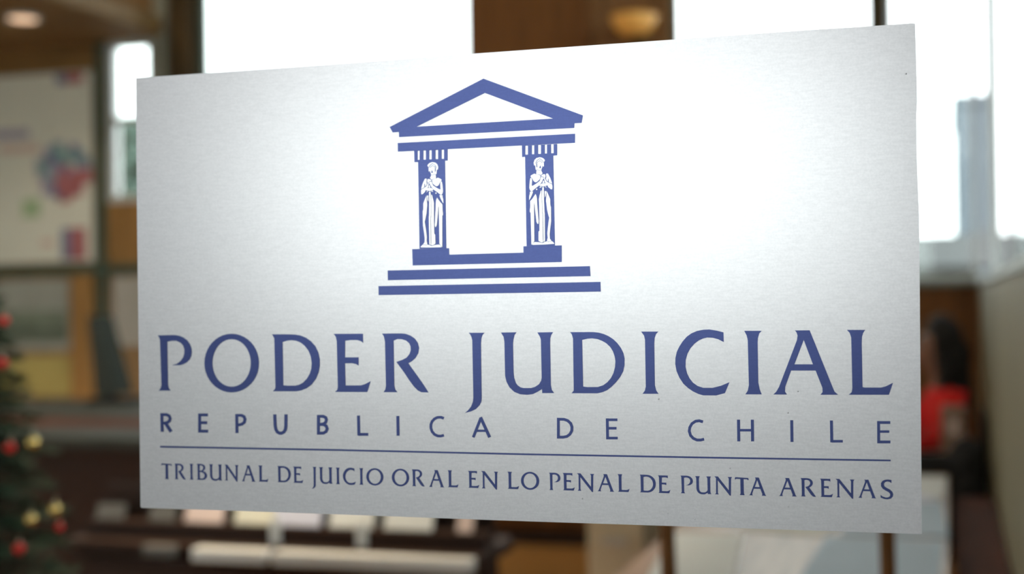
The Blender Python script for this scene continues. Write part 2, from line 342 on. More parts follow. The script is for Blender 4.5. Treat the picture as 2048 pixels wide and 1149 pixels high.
edge = [(272, 156), (430, 145.2), (600, 133.5), (780, 120.5), (933, 108.5), (1130, 94.5), (1345, 79.5), (1480, 70), (1620, 60), (1750, 52), (1822, 46.5), (1830.5, 47),
        (1832.5, 110), (1834.2, 176), (1834.6, 204), (1833.2, 228), (1833.6, 300), (1835.6, 358), (1838.5, 430), (1840, 640), (1842, 850), (1844, 1069),
        (1600, 1061), (1300, 1051.5), (1000, 1041.5), (700, 1030.5), (460, 1022), (284, 1016.5), (281.5, 1014), (279, 800), (275.5, 520), (273, 300)]
flat('film', px_loops([(edge, [])]), 'silver_film', sign, 0, .0004)
INK = .0003
a1 = conv(740, 140, 4.2562); a2 = conv(740, 330, 4.2562)
flat('pediment', px_loops([(a1([(170,487),(968,75),(1814,388),(1803,452),(1742,455),(1740,495),(250,573),(248,530),(195,533)]), [a1([(980,197),(1560,415),(400,484)])])]), 'blue_ink', sign, INK)
flat('architrave', px_loops([(a1([(238,623),(1747,544),(1747,622),(240,697)]), [])]), 'blue_ink', sign, INK)
flat('plinth', px_loops([(a2([(362,718),(675,710),(677,765),(1308,748),(1308,694),(1634,686),(1634,828),(366,857)]), [])]), 'blue_ink', sign, INK)
flat('step', px_loops([(a2([(153,900),(1873,863),(1878,948),(155,983)]), [])]), 'blue_ink', sign, INK)
flat('step', px_loops([(a2([(75,1033),(1963,997),(1965,1080),(76,1110)]), [])]), 'blue_ink', sign, INK)
def slots(xs, y0, y1, dy):
    out = []
    for i, (u, v) in enumerate(xs): k = dy*i/4; out.append(a1([(u, y0+k), (v, y0+k-.5), (v, y1+k-.5), (u, y1+k)]))
    return out
capL = (a1([(378,689),(663,675),(663,773),(641,774)]) + a2([(652,712),(424,715)]) + a1([(412,785),(381,787)]), slots([(408,425),(457,478),(507,527),(560,582),(612,632)], 690, 767, -9))
capR = (a1([(1295,645),(1595,632),(1595,728),(1562,731)]) + a2([(1576,689),(1335,693)]) + a1([(1322,741),(1296,743)]), slots([(1324,1346),(1380,1400),(1433,1457),(1490,1508),(1543,1565)], 647, 722, -12))
colL = flat('temple_column', px_loops([capL]), 'blue_ink', sign, INK); colR = flat('temple_column', px_loops([capR]), 'blue_ink', sign, INK)
# the sword-bearing figures on the columns (traced on the right column, mirrored on the left one)
fa = conv(1045, 305, 11.493); fbv = conv(1045, 395, 11.493)
figure = [fa(q) for q in (
 [(275,305),(263,240),(285,175),(330,132),(405,113),(465,127),(505,155),(523,185),(505,215),(497,262),(500,315),(485,335),(468,300),(462,340),(445,385),(442,430),(470,485),(440,520),(320,505),(330,420),(310,395),(300,300)],
 [(192,545),(215,525),(285,490),(318,508),(422,530),(412,600),(397,628),(340,680),(310,692),(270,670),(240,620),(220,588),(200,570)],
 [(190,590),(213,590),(228,640),(222,720),(222,772),(250,768),(330,718),(403,662),(424,600),(434,566),(495,580),(500,595),(470,640),(440,700),(380,770),(310,825),(250,875),(215,905),(185,880),(165,820),(170,740),(175,660)],
 [(432,540),(480,508),(520,504),(535,520),(538,560),(524,600),(553,663),(600,697),(685,736),(695,780),(690,850),(660,850),(600,800),(575,738),(540,716),(517,680),(508,620),(510,585),(500,570),(440,552)],
 [(550,492),(590,488),(620,540),(650,600),(680,690),(688,724),(612,690),(610,600),(594,615),(590,672),(562,648),(548,612),(558,570),(552,525)],
 [(480,650),(495,650),(510,708),(465,708)],
 [(400,750),(440,722),(500,715),(560,720),(600,740),(580,760),(520,778),(480,792),(440,775),(400,775)],
 [(395,818),(422,786),(455,790),(440,803)], [(525,792),(545,780),(562,818)], [(318,838),(345,835),(350,862),(325,870)],
 [(180,908),(252,905),(240,950),(215,1010),(180,1080),(163,1105),(165,1000),(178,960)],
 [(518,892),(555,892),(540,1000),(522,1040)])]
def join(a, b): return fa(a) + fbv(b)
figure += [
 join([(458,1010),(465,805),(500,805),(503,1010)], [(508,150),(515,330),(522,365),(527,1000),(503,1030),(492,1000),(482,380),(468,340),(463,100)]),
 join([(452,1030),(447,872),(428,892),(397,1020)], [(386,50),(390,120),(400,500),(400,770),(378,790),(378,1000),(420,1028),(460,1042),(490,1020),(478,980),(472,385),(460,350)]),
 join([(310,958),(282,1000),(230,1080)], [(186,90),(188,220),(178,300),(180,345),(196,352),(213,950),(215,1080),(232,1093),(253,1048),(283,1008),(275,290),(277,115),(290,180),(300,300),(318,440),(330,560),(348,600),(372,618),(383,560),(374,480),(364,330),(350,170),(345,60),(335,-15)]),
 join([(565,895),(558,1000)], [(550,90),(560,150),(575,280),(605,410),(625,470),(610,560),(595,690),(580,830),(590,930),(578,970),(575,1018),(620,1018),(678,1003),(640,950),(635,850),(650,700),(668,560),(665,220),(650,180),(645,40),(600,-70)]),
 fbv([(240,1095),(262,1042),(300,1028),(390,1033),(465,1054),(510,1034),(560,1014),(600,1028),(690,1009),(740,1060),(735,1072),(500,1088)])]
lines = [stroke(fa([(308,262),(338,192),(405,146),(460,187),(496,238)]), .85), stroke(fa([(330,275),(343,232),(410,193),(462,242)]), .75), stroke(fa([(318,505),(326,410),(345,402),(392,420),(442,408)]), .6),
         (fa([(420,298),(392,362),(436,366)]), []), stroke(fa([(334,262),(338,345)]), 1.6), stroke(fbv([(335,250),(338,440),(352,540)]), .7), stroke(fbv([(352,420),(362,560)]), .7)]
figure = [P(q) for q in figure]; lines = px_loops(lines)
u0 = (on_sign(863, 496)[0] + on_sign(1087.6, 490)[0])/2
mir = lambda q: [(2*u0 - a, b) for a, b in q][::-1]
flat('figure', [(q, []) for q in figure], 'silver_film', colR, INK+.0002); [flat('figure_line', [q], 'blue_ink', colR, INK+.0004) for q in lines]
flat('figure', [(mir(q), []) for q in figure], 'silver_film', colL, INK+.0002); [flat('figure_line', [(mir(q[0]), [])], 'blue_ink', colL, INK+.0004) for q in lines]

r5 = conv(290, 640, 3.4712); r6 = conv(860, 640, 4.2667); r7 = conv(1300, 640, 3.657)
def ell(cx, cy, rx, ry, n=40): return [(cx+rx*math.cos(2*math.pi*i/n), cy+ry*math.sin(2*math.pi*i/n)) for i in range(n)]
G = {}
G['P'] = (r5([(92,108),(210,106),(240,111),(268,122),(295,142),(315,170),(326,200),(328,225),(324,252),(312,278),(290,299),(265,311),(245,316),(190,316),(225,305),(250,286),(268,260),(276,232),(276,205),(268,180),(250,160),(222,147),(190,146),(158,153),(163,455),(170,478),(182,492),(98,493),(110,478),(117,455),(107,140),(100,120)]), [])
G['O'] = (r5(ell(604.5,301,189.5,204)), [r5(ell(604,300,133,165))])
G['D'] = (r5([(884,101),(1000,101),(1045,103),(1085,110),(1120,125),(1155,150),(1185,184),(1206,228),(1216,275),(1216,320),(1208,365),(1190,408),(1160,450),(1125,476),(1090,490),(1055,497),(890,497),(905,480),(908,465),(900,130),(893,115)]), [r5([(958,155),(990,145),(1020,142),(1052,146),(1085,160),(1112,182),(1137,215),(1153,255),(1160,300),(1157,340),(1146,375),(1125,410),(1100,436),(1075,450),(1050,457),(1000,458),(963,455)])])
G['E'] = (r5([(1312,98),(1515,97),(1517,160),(1500,148),(1475,141),(1430,141),(1392,146),(1391,261),(1485,261),(1485,318),(1465,307),(1440,302),(1391,303),(1395,456),(1500,456),(1530,447),(1569,426),(1545,502),(1322,501),(1336,488),(1341,470),(1334,150),(1327,118)]), [])
G['R'] = (r5([(1648,96),(1780,95),(1812,98),(1845,110),(1875,131),(1896,160),(1905,195),(1899,232),(1880,265),(1855,288),(1830,302),(1925,435),(1950,473),(1970,505),(1920,503),(1895,490),(1870,465),(1840,425),(1800,365),(1747,293),(1790,278),(1818,263),(1838,238),(1847,212),(1846,185),(1836,163),(1815,145),(1785,135),(1755,134),(1728,145),(1733,460),(1740,485),(1755,503),(1658,503),(1670,485),(1675,460),(1668,150),(1660,115)]), [])
G['J'] = (r6([(333,111),(467,111),(450,130),(441,155),(437,200),(443,670),(440,700),(425,730),(395,762),(355,782),(300,796),(325,775),(352,742),(368,700),(372,665),(363,175),(355,145),(345,125)]), [])
G['U'] = (r6([(607,109),(740,107),(723,130),(714,170),(710,200),(715,450),(720,495),(735,540),(750,560),(775,577),(800,583),(865,583),(900,572),(932,550),(950,520),(955,495),(948,170),(940,145),(918,108),(1052,106),(1036,130),(1028,160),(1027,200),(1033,560),(1042,600),(1062,626),(960,626),(958,592),(920,615),(880,635),(830,641),(770,636),(720,615),(680,577),(655,530),(643,480),(637,190),(630,145)]), [])
D2 = (r6([(1197,106),(1365,105),(1405,106),(1445,111),(1485,122),(1525,140),(1565,166),(1600,200),(1630,240),(1652,285),(1662,330),(1661,390),(1650,440),(1625,488),(1592,530),(1550,573),(1515,600),(1475,618),(1430,628),(1210,627),(1228,605),(1228,580),(1222,160),(1212,125)]), [r6([(1300,172),(1345,162),(1385,159),(1430,165),(1470,180),(1505,200),(1540,233),(1563,270),(1578,315),(1584,355),(1580,405),(1567,455),(1545,498),(1515,533),(1480,559),(1435,574),(1345,575),(1308,570)])])
I1 = (r6([(1803,101),(1950,101),(1930,122),(1918,155),(1915,200),(1920,560),(1932,605),(1952,632),(1815,632),(1835,605),(1843,570),(1836,170),(1828,135)]), [])
G['C'] = (r7([(538,92),(540,163),(500,143),(460,132),(420,130),(392,136),(360,150),(325,176),(297,208),(275,248),(262,295),(261,345),(272,392),(290,428),(315,460),(350,485),(390,498),(460,498),(520,483),(582,457),(549,537),(485,554),(390,553),(355,543),(315,524),(280,500),(245,468),(215,422),(195,375),(186,325),(187,280),(197,235),(215,197),(240,158),(270,124),(305,99),(345,82),(390,73),(435,71),(490,80)]), [])
G['I'] = (r7([(690,81),(818,81),(800,100),(790,135),(788,170),(793,460),(803,510),(818,546),(698,546),(715,520),(724,480),(716,150),(708,115)]), [])
G['A'] = (r7([(1060,78),(1168,77),(1335,490),(1350,525),(1377,549),(1247,549),(1262,530),(1262,500),(1212,372),(1033,372),(990,490),(988,525),(1003,547),(903,547),(925,525),(945,490),(1075,150),(1080,115),(1072,92)]), [r7([(1125,148),(1192,326),(1057,326)])])
G['L'] = (r7([(1440,74),(1575,74),(1560,95),(1551,125),(1549,170),(1555,492),(1570,496),(1690,496),(1725,487),(1778,461),(1748,549),(1453,549),(1475,530),(1480,500),(1472,130),(1460,95)]), [])
def letter(loops): return flat('letter', px_loops(loops), 'blue_ink', sign, INK)
for g in (G['P'], G['O'], G['D'], G['E'], G['R'], G['J'], G['U'], D2, I1, G['C'], G['I'], G['A'], G['L']): letter([g])
# second line: plain capitals drawn as even strokes
S5 = lambda pts, w=5.9, c=False: stroke(r5(pts), w, c)
S6 = lambda pts, w=5.2, c=False: stroke(r6(pts), w, c)
S7 = lambda pts, w=5.7, c=False: stroke(r7(pts), w, c)
letter([S5([(119,649),(122,778)]), S5([(121,659),(152,659),(170,668),(177,685),(172,703),(158,714),(140,718),(122,718)]), S5([(143,715),(184,778)], 6.6)])
letter([S5([(382,651),(382,784)]), S5([(382,661),(439,661)]), S5([(382,715),(434,715)]), S5([(382,774),(441,774)])])
letter([S5([(639,655),(641,787)]), S5([(640,664),(672,664),(690,673),(697,691),(692,712),(676,725),(655,730),(641,730)])])
letter([S5([(903,657),(906,735),(911,762),(922,780),(937,788),(950,788),(965,781),(976,765),(980,740),(981,657)], 6.3)])
letter([S5([(1206,661),(1206,798)]), S5([(1206,671),(1240,671),(1257,680),(1262,695),(1256,713),(1240,724),(1206,727)]), S5([(1206,727),(1243,728),(1260,738),(1267,757),(1260,776),(1242,787),(1206,788)])])
letter([S5([(1484,665),(1487,803)]), S5([(1484,796),(1552,796)])])
letter([S5([(1757,668),(1759,806)])])
letter([S6([(120,842),(95,832),(65,834),(40,846),(20,868),(10,895),(10,925),(20,955),(42,980),(70,992),(95,993),(121,986)], 5.4)])
letter([S6([(371,1004),(436,838)], 5.6), S6([(433,832),(511,1004)], 6.0), S6([(398,948),(482,948)], 4.6)])
letter([S6([(1097,849),(1145,850),(1178,862),(1202,885),(1213,915),(1211,948),(1195,978),(1170,996),(1140,1002),(1097,1002)], 5.6, True)])
letter([S6([(1514,842),(1517,1021)], 5.6), S6([(1514,854),(1601,854)]), S6([(1514,926),(1593,926)]), S6([(1516,1010),(1603,1010)])])
letter([S7([(388,747),(362,739),(335,742),(308,760),(292,788),(288,815),(298,847),(318,868),(345,880),(372,880),(397,874)], 5.6)])
letter([S7([(648,731),(650,890)], 6), S7([(749,731),(751,890)], 6), S7([(648,808),(750,808)], 5)])
letter([S7([(1037,735),(1039,894)], 6)])
letter([S7([(1327,737),(1330,897)], 6), S7([(1328,889),(1411,889)], 5.2)])
letter([S7([(1672,741),(1673,904)], 6), S7([(1670,752),(1758,752)]), S7([(1670,818),(1751,818)], 5), S7([(1670,894),(1759,894)])])
flat('rule_line', px_loops([([(321, 892.2), (680, 899), (1040, 907.2), (1410, 914), (1781.5, 919.9), (1781.5, 923.2), (1410, 917.4), (1040, 910.6), (680, 902.5), (321, 895.8)], [])]), 'blue_ink', sign, INK)
# third line: the same flared capitals, small
UNIT = {
 'T': ([(.03,0),(.97,.03),(1,.13),(.95,.16),(.9,.105),(.64,.10),(.66,.9),(.71,1),(.37,1),(.42,.9),(.40,.10),(.12,.095),(.06,.13),(0,.12)], []),
 'B': ([(0,0),(.45,0),(.7,.06),(.82,.18),(.8,.32),(.62,.45),(.85,.52),(1,.68),(.97,.84),(.82,.96),(.6,1),(.02,1),(.1,.93),(.08,.08)], [[(.28,.1),(.45,.09),(.6,.15),(.63,.25),(.55,.38),(.42,.42),(.28,.42)], [(.28,.51),(.5,.52),(.7,.6),(.77,.72),(.72,.85),(.55,.92),(.3,.91)]]),
 'N': ([(0,0),(.2,0),(.82,.72),(.82,.1),(.76,.01),(1,.01),(.95,.1),(.94,1),(.88,1),(.19,.2),(.2,.88),(.25,.95),(.04,.95),(.1,.88),(.09,.08)], []),
 'S': ([(.86,.01),(.86,.17),(.72,.11),(.54,.09),(.38,.13),(.29,.22),(.33,.34),(.50,.42),(.75,.50),(.93,.61),(1,.73),(.96,.86),(.82,.96),(.58,1),(.32,.99),(.04,.92),(.03,.78),(.18,.86),(.42,.91),(.62,.90),(.75,.83),(.76,.73),(.66,.64),(.42,.56),(.20,.47),(.07,.35),(.06,.20),(.16,.08),(.36,.01),(.6,-.01)], [])}
def unit(g):
    o, hs = g; xs = [p[0] for p in o]; ys = [p[1] for p in o]; x0, x1, y0, y1 = min(xs), max(xs), min(ys), max(ys)
    n = lambda q: [((a-x0)/(x1-x0), (b-y0)/(y1-y0)) for a, b in q]
    return (n(o), [n(h) for h in hs])
for k, g in G.items(): UNIT[k] = unit(g)
def small(c, x0, x1, y0, y1):
    o, hs = UNIT[c]; cx = .5
    f = lambda q: [(x0+a*(x1-x0), y0+b*(y1-y0)+.03*(a-.5)*(x1-x0)) for a, b in q]
    letter([(f(o), [f(h) for h in hs])])
rows = [((310, 910, 8.192), [('T',110,280,143,400),('R',328,510,148,405),('I',575,632,150,408),('B',690,860,152,412),('U',893,1105,158,428),('N',1145,1370,165,440),('A',1430,1650,175,440),('L',1700,1862,178,442)]),
 ((540, 910, 8.192), [('D',128,345,188,452),('E',385,550,195,462),('J',690,765,200,562),('U',808,1030,205,480),('I',1085,1148,212,482),('C',1200,1412,213,495),('I',1468,1532,220,492),('O',1583,1862,222,505)]),
 ((770, 920, 8.192), [('O',117,400,148,437),('R',445,655,160,437),('A',728,975,170,450),('L',1030,1208,175,452),('E',1365,1548,185,462),('N',1580,1855,190,488)]),
 ((1000, 930, 8.192), [('L',125,315,118,398),('O',347,645,117,412),('P',808,993,132,417),('E',1030,1230,137,422),('N',1265,1545,145,445),('A',1603,1875,155,440),('L',1928,2126,158,446)]),
 ((1240, 930, 6.8267), [('D',272,490,138,380),('E',520,690,147,388),('P',828,997,150,392),('U',1028,1250,158,405),('N',1290,1530,163,420),('T',1568,1758,172,415),('A',1765,2000,175,422)]),
 ((1530, 935, 6.8267), [('A',195,435,148,397),('R',487,697,150,402),('E',752,930,158,408),('N',965,1220,163,428),('A',1275,1520,170,422),('S',1572,1752,170,438)])]
for (ox, oy, s), ls in rows:
    for c, x0, x1, y0, y1 in ls: small(c, ox+x0/s, ox+x1/s, oy+y0/s, oy+y1/s)
# tiny air bubbles under the film
for bx_, by_ in ((1317.5, 798.5), (1576, 826), (1165, 998), (1336, 1027.5), (1577, 1014), (1596, 783), (1390, 1039), (1460, 937), (1235, 1048), (640, 1018), (1812, 148)):
    x, z = on_sign(bx_, by_); obj('air_bubble', MB().ball((x, -.0008, z), .00055, 10, 6, (1, .5, 1)), 'silver_film', sign, smooth=True)

# ------------------------------------------------------------------ left: counter, wall posters, monitor
ct = thing('reception_counter', 'long grey-topped reception counter with dark wooden front at the left', 'counter', (-3.4, 4.6, 0))
box('worktop', (-5.2, -2.1, 4.5, 5.55, .91, .95), 'counter_grey', ct, bev=.006)
box('front_ledge', (-5.2, -2.1, 3.62, 4.06, .91, .95), 'counter_grey', ct, bev=.006)
box('inlay_top', (-5.2, -2.1, 4.06, 4.5, .90, .945), 'wood_red', ct)
box('front_panel', (-5.15, -2.15, 3.72, 3.78, .0, .91), 'wood_dark', ct)
box('side_panel', (-2.2, -2.15, 3.78, 5.5, 0, .90), 'wood_dark', ct); box('side_panel', (-5.15, -5.1, 3.78, 5.5, 0, .90), 'wood_dark', ct)
box('kick_board', (-5.15, -2.15, 3.70, 3.72, 0, .12), 'black_plastic', ct)
mo = thing('computer_monitor', 'dark monitor seen edge-on on the counter', 'monitor', (-3.77, 5.3, .95))
M = MB(); M.obox((-3.785, 5.30, .965), .23, .20, .03, .1); obj('base', M, 'black_plastic', mo, bev=.006)
obj('stand', MB().tube([(-3.80, 5.31, .97), (-3.82, 5.31, 1.08)], .025), 'black_plastic', mo)
def slab(a, b, c, d, dy0, dy1, m, name):
    M = MB(); M.quad8([(a, 5.3+dy0, 1.0), (b, 5.3+dy0, 1.0), (b+.06, 5.3+dy1, 1.0), (a+.06, 5.3+dy1, 1.0), (c, 5.3+dy0, 1.40), (d, 5.3+dy0, 1.40), (d+.06, 5.3+dy1, 1.40), (c+.06, 5.3+dy1, 1.40)]); obj(name, M, m, mo, bev=.003)
slab(-3.86, -3.74, -3.90, -3.86, -.06, .02, 'dark_grey', 'screen_housing'); slab(-3.866, -3.862, -3.906, -3.902, -.05, .01, 'screen_off', 'screen')
ps = thing('poster', 'large white poster with blue and red prints hung behind the counter', 'poster', (-5.5, BY-.03, 1.745))
PY = BY-.03
box('sheet', (-5.98, -5.015, PY-.006, PY, 1.745, 3.0), 'poster_white', ps)
def pr(name, x0, x1, z0, z1, m, k=1): return box(name, (x0, x1, PY-.0065-k*.0015, PY-.006, z0, z1), m, ps)
pr('printed_mark', -5.29, -5.21, 2.92, 2.99, 'poster_blue'); pr('printed_mark', -5.21, -5.08, 2.92, 2.99, 'poster_red')
pr('printed_mark', -5.26, -5.19, 1.76, 1.97, 'poster_blue'); pr('printed_mark', -5.19, -5.07, 1.76, 1.97, 'poster_red')
pr('printed_line', -5.78, -5.50, 2.58, 2.64, 'poster_violet'); pr('printed_line', -5.74, -5.42, 2.48, 2.54, 'pink_paper')
random.seed(5)
for i in range(64):
    a = random.uniform(0, 6.28); r = random.random()**.5; cx = -5.235+.185*r*math.cos(a); cz = 2.345+.17*r*math.sin(a); s = random.uniform(.06, .09)
    low = cz < 2.37 and cx > -5.27
    pr('printed_photo', cx-s/2, cx+s/2, cz-s/2, cz+s/2, random.choice(['poster_red', 'poster_red', 'poster_red', 'poster_violet']) if low else random.choice(['poster_blue', 'poster_blue', 'poster_teal', 'poster_violet']), 1+i*.08)
pr('printed_patch', -5.56, -5.42, 2.05, 2.17, 'poster_green'); pr('printed_line', -5.42, -5.32, 1.85, 1.90, 'pink_paper')
pic = thing('landscape_picture', 'grey-green landscape picture pinned below the rail beside the Christmas tree', 'picture', (-5.5, BY-.02, 1.17))
box('sheet', (-5.86, -5.21, BY-.024, BY-.013, 1.165, 1.63), 'picture_grey', pic)
box('printed_field', (-5.84, -5.23, BY-.026, BY-.024, 1.26, 1.43), 'picture_green', pic)
m = MB(); m.v = [(-5.84, BY-.027, 1.22), (-5.23, BY-.027, 1.22), (-5.23, BY-.027, 1.31), (-5.4, BY-.027, 1.30), (-5.55, BY-.027, 1.36), (-5.7, BY-.027, 1.33), (-5.84, BY-.027, 1.36),
       (-5.84, BY-.026, 1.22), (-5.23, BY-.026, 1.22), (-5.23, BY-.026, 1.31), (-5.4, BY-.026, 1.30), (-5.55, BY-.026, 1.36), (-5.7, BY-.026, 1.33), (-5.84, BY-.026, 1.36)]
m.f = [(0, 1, 2, 3, 4, 5, 6), (13, 12, 11, 10, 9, 8, 7)] + [(i, (i+1) % 7, 7+(i+1) % 7, 7+i) for i in range(7)]
obj('printed_hills', m, 'picture_hill', pic)
tag(box('notice_card', (-5.80, -5.20, BY-.022, BY-.013, .86, 1.125), 'yellow_card'), 'mustard yellow card pinned under the landscape picture', 'card')
tag(box('notice_sheet', (-4.88, -4.60, BY-.022, BY-.013, 1.19, 1.64), 'dull_paper'), 'white notice sheet pinned right of the dark green post', 'notice')

def downlight(x, y, label):
    t = thing('downlight', label, 'light', (x, y, 3.16), 'downlights in the wooden soffit')
    obj('trim_ring', MB().lathe((x, y, 3.165), [(.085, 0), (.105, 0), (.105, .02), (.085, .02)], 28, True), 'frame_white', t, smooth=False)
    obj('lens', MB().lathe((x, y, 3.17), [(.001, 0), (.084, 0), (.084, .012), (.001, .012)], 28), 'lamp_glow', t)
    l = bpy.data.lights.new('downlight_bulb', 'SPOT'); l.energy = 18; l.color = (1, .78, .55); l.spot_size = 2.2; l.spot_blend = .8; l.shadow_soft_size = .06
    lo = bpy.data.objects.new('bulb', l); COL.objects.link(lo); lo.parent = t; lo.location = (0, 0, -.02)
downlight(-4.91, 6.11, 'round downlight glowing in the wooden soffit above the poster')
def room_fill_light(x, y, label, e, spread=180):  # unseen lamps added to brighten the room interior
    t = thing('fill_ceiling_light', label, 'light', (x, y, H-.06), 'added round warm fill lights on the room ceiling, out of view')
    obj('housing', MB().lathe((x, y, H-.05), [(.22, 0), (.24, 0), (.24, .05), (.22, .05)], 32, True), 'frame_white', t)  # housing of the added fill light
    obj('fill_diffuser', MB().lathe((x, y, H-.055), [(.001, 0), (.22, 0), (.22, .02), (.001, .02)], 32), 'frame_white', t)
    l = bpy.data.lights.new('ceiling_fill_bulb', 'AREA'); l.shape = 'DISK'; l.size = .42; l.energy = e; l.spread = math.radians(spread); l.color = (1, .80, .55)
    lo = bpy.data.objects.new('bulb', l); COL.objects.link(lo); lo.parent = t; lo.location = (0, 0, -.02)
room_fill_light(-4.9, 3.6, 'added round warm fill light, out of view over the reception counter', 100)
room_fill_light(-1.6, 2.9, 'added round warm fill light, out of view over the leaflet table', 10, 42)
room_fill_light(-.6, 4.0, 'added round warm fill light, out of view over the work table', 5)

# amber wall lamp on the wood panel between the windows
wl_ = thing('wall_lamp', 'amber glass bowl wall lamp on the wood panel above the sign', 'lamp', (-1.36, BY-.02, 2.9))
obj('bowl', MB().lathe((-1.36, BY-.15, 2.955), [(.035, 0), (.075, .012), (.115, .055), (.135, .11), (.128, .11), (.105, .06), (.07, .022), (.03, .01)], 28, True), 'amber_glass', wl_, smooth=True)
box('bracket', (-1.40, -1.32, BY-.06, BY-.02, 2.90, 3.0), 'frame_brown', wl_); obj('arm', MB().tube([(-1.36, BY-.04, 2.94), (-1.36, BY-.15, 2.955)], .012), 'frame_brown', wl_)

# ------------------------------------------------------------------ leaflet table
lt = thing('leaflet_table', 'dark wooden side table with white edged top carrying the leaflet rack', 'table', (-1.52, 2.75, 0))
box('top', (-2.22, -.91, 2.62, 2.96, .715, .755), 'wood_dark', lt, bev=.006)
box('front_ledge', (-1.925, -1.826, 2.58, 2.62, .722, .7545), 'shaded_card', lt, bev=.004)  # left piece of the white ledge, shade put into its colour
box('front_ledge', (-1.755, -1.522, 2.565, 2.62, .718, .7545), 'white_gloss', lt, bev=.004); box('front_ledge', (-1.50, -.912, 2.565, 2.62, .718, .7545), 'white_gloss', lt, bev=.004)
box('apron', (-2.18, -.95, 2.61, 2.93, .60, .705), 'wood_dark', lt)
for x in (-2.17, -1.0):
    for y in (2.62, 2.88): box('leg', (x, x+.05, y, y+.05, 0, .60), 'wood_dark', lt)
rk = thing('leaflet_rack', 'low brown wooden rack holding a row of leaflets on the side table', 'rack', (-1.52, 2.80, .755))
box('back_board', (-2.18, -.92, 2.79, 2.81, .755, .90), 'wood_dark', rk); box('shelf', (-2.18, -.92, 2.69, 2.79, .755, .80), 'wood_dark', rk)
for x in (-1.545, -1.275): box('bracket', (x-.013, x+.013, 2.672, 2.69, .756, .83), 'white_gloss', rk)
LFT = [(-2.155, .095, 'shaded_card', 'leaflet painted in a shade tone at the far left of the rack nearest the Christmas tree'), (-1.975, .085, 'shaded_card', 'second leaflet from the left in the rack, painted in a shade tone'),
       (-1.83, .125, 'pink_paper', 'pinkish leaflet in the rack, left of the cream one'), (-1.665, .125, 'cream_paper', 'cream leaflet with a navy neighbour in the rack'),
       (-1.525, .145, 'lilac_paper', 'pale lilac leaflet in the middle of the rack'), (-1.355, .135, 'white_paper', 'white leaflet in the rack directly right of the lilac one'),
       (-1.18, .145, 'white_paper', 'white leaflet in the rack, widest at the right'), (-1.01, .045, 'pink_paper', 'narrow pinkish leaflet at the right end of the rack')]
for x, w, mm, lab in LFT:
    h_ = .048 if mm == 'shaded_card' else .085
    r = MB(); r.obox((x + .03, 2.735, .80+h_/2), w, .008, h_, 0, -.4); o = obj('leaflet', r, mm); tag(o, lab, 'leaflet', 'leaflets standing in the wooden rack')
r = MB(); r.obox((-1.545, 2.762, .84), .07, .01, .075, 0, -.12); tag(obj('leaflet', r, 'navy'), 'navy blue leaflet tucked between the cream and lilac ones', 'leaflet', 'leaflets standing in the wooden rack')
r = MB(); r.obox((-1.395, 2.765, .84), .06, .01, .075, 0, -.12); tag(obj('leaflet', r, 'navy'), 'navy blue leaflet tucked right of the lilac one', 'leaflet', 'leaflets standing in the wooden rack')

# ------------------------------------------------------------------ Christmas tree and baubles
TX, TY = -1.97, 1.885
xt = thing('christmas_tree', 'dark green Christmas tree with red and gold baubles at the left edge', 'tree', (TX, TY, 0))
obj('pot', MB().lathe((TX, TY, 0), [(.11, 0), (.13, .02), (.16, .2), (.165, .22), (.15, .22), (.14, .18), (.02, .18)], 24), 'pot_red', xt, smooth=True)
obj('trunk', MB().tube([(TX, TY, .15), (TX, TY, 1.55)], [.025, .006], 8), 'bark', xt)
random.seed(11); nm = MB(); br = MB()
def radius(z): return .035 + .30*max(0, 1.58-z)
for i in range(190):
    z = .26 + 1.28*(i/190); a = i*2.39996; R_ = radius(z)*random.uniform(.82, 1.06)
    d = Vector((math.cos(a), math.sin(a), 0)); p0 = Vector((TX, TY, z)); p1 = p0 + d*R_ + Vector((0, 0, -.10*R_))
    br.tube([p0, p1], [.004, .0015], 4)
    for k in range(70):
        t = random.uniform(.12, 1.03); c = p0.lerp(p1, t); side = d.cross(Vector((0, 0, 1)))
        v = (side*random.choice((-1, 1))*random.uniform(.5, 1) + d*random.uniform(.3, .9) + Vector((0, 0, random.uniform(-.35, .6)))).normalized()*random.uniform(.035, .06)
        w = v.orthogonal().normalized()*.006; n = len(nm.v)
        nm.v += [tuple(c-w), tuple(c+w), tuple(c+v)]; nm.f.append((n, n+1, n+2))
obj('branch', br, 'bark', xt); o = obj('needle', nm, 'needles', xt); o['kind'] = 'stuff'
def bauble(px, py, D, m, label, r=.0125):
    d = RIGHT*((px-1024)/F) + DOWN*((py-574.5)/F) + FWD; c = CAM + d*D
    t = thing('bauble', label, 'bauble', (c.x, c.y, c.z - r), 'baubles on the Christmas tree')
    obj('ball', MB().ball(c, r, 18, 12), m, t, smooth=True); obj('cap', MB().lathe((c.x, c.y, c.z+r*.93), [(r*.3, 0), (r*.3, r*.3), (r*.1, r*.36)], 10), 'cap_metal', t)
    obj('hook', MB().tube([(c.x, c.y, c.z+r*1.2), (c.x+.003, c.y, c.z+r*1.6), (c.x, c.y+.004, c.z+r*2.1)], .0012, 6), 'cap_metal', t)
bauble(7, 642, 3.30, 'bauble_red', 'topmost red bauble on the Christmas tree'); bauble(4, 727, 3.27, 'bauble_red', 'second red bauble from the top of the Christmas tree')
bauble(20, 896, 3.20, 'bauble_red', 'red bauble left of the largest gold one'); bauble(66, 886, 3.19, 'bauble_gold', 'large gold bauble halfway down the Christmas tree', .0145)
bauble(110, 1020, 3.16, 'bauble_gold', 'bright gold bauble at the right edge of the Christmas tree', .0135); bauble(62, 1040, 3.14, 'bauble_gold', 'gold bauble just left of the bright gold one', .0125)
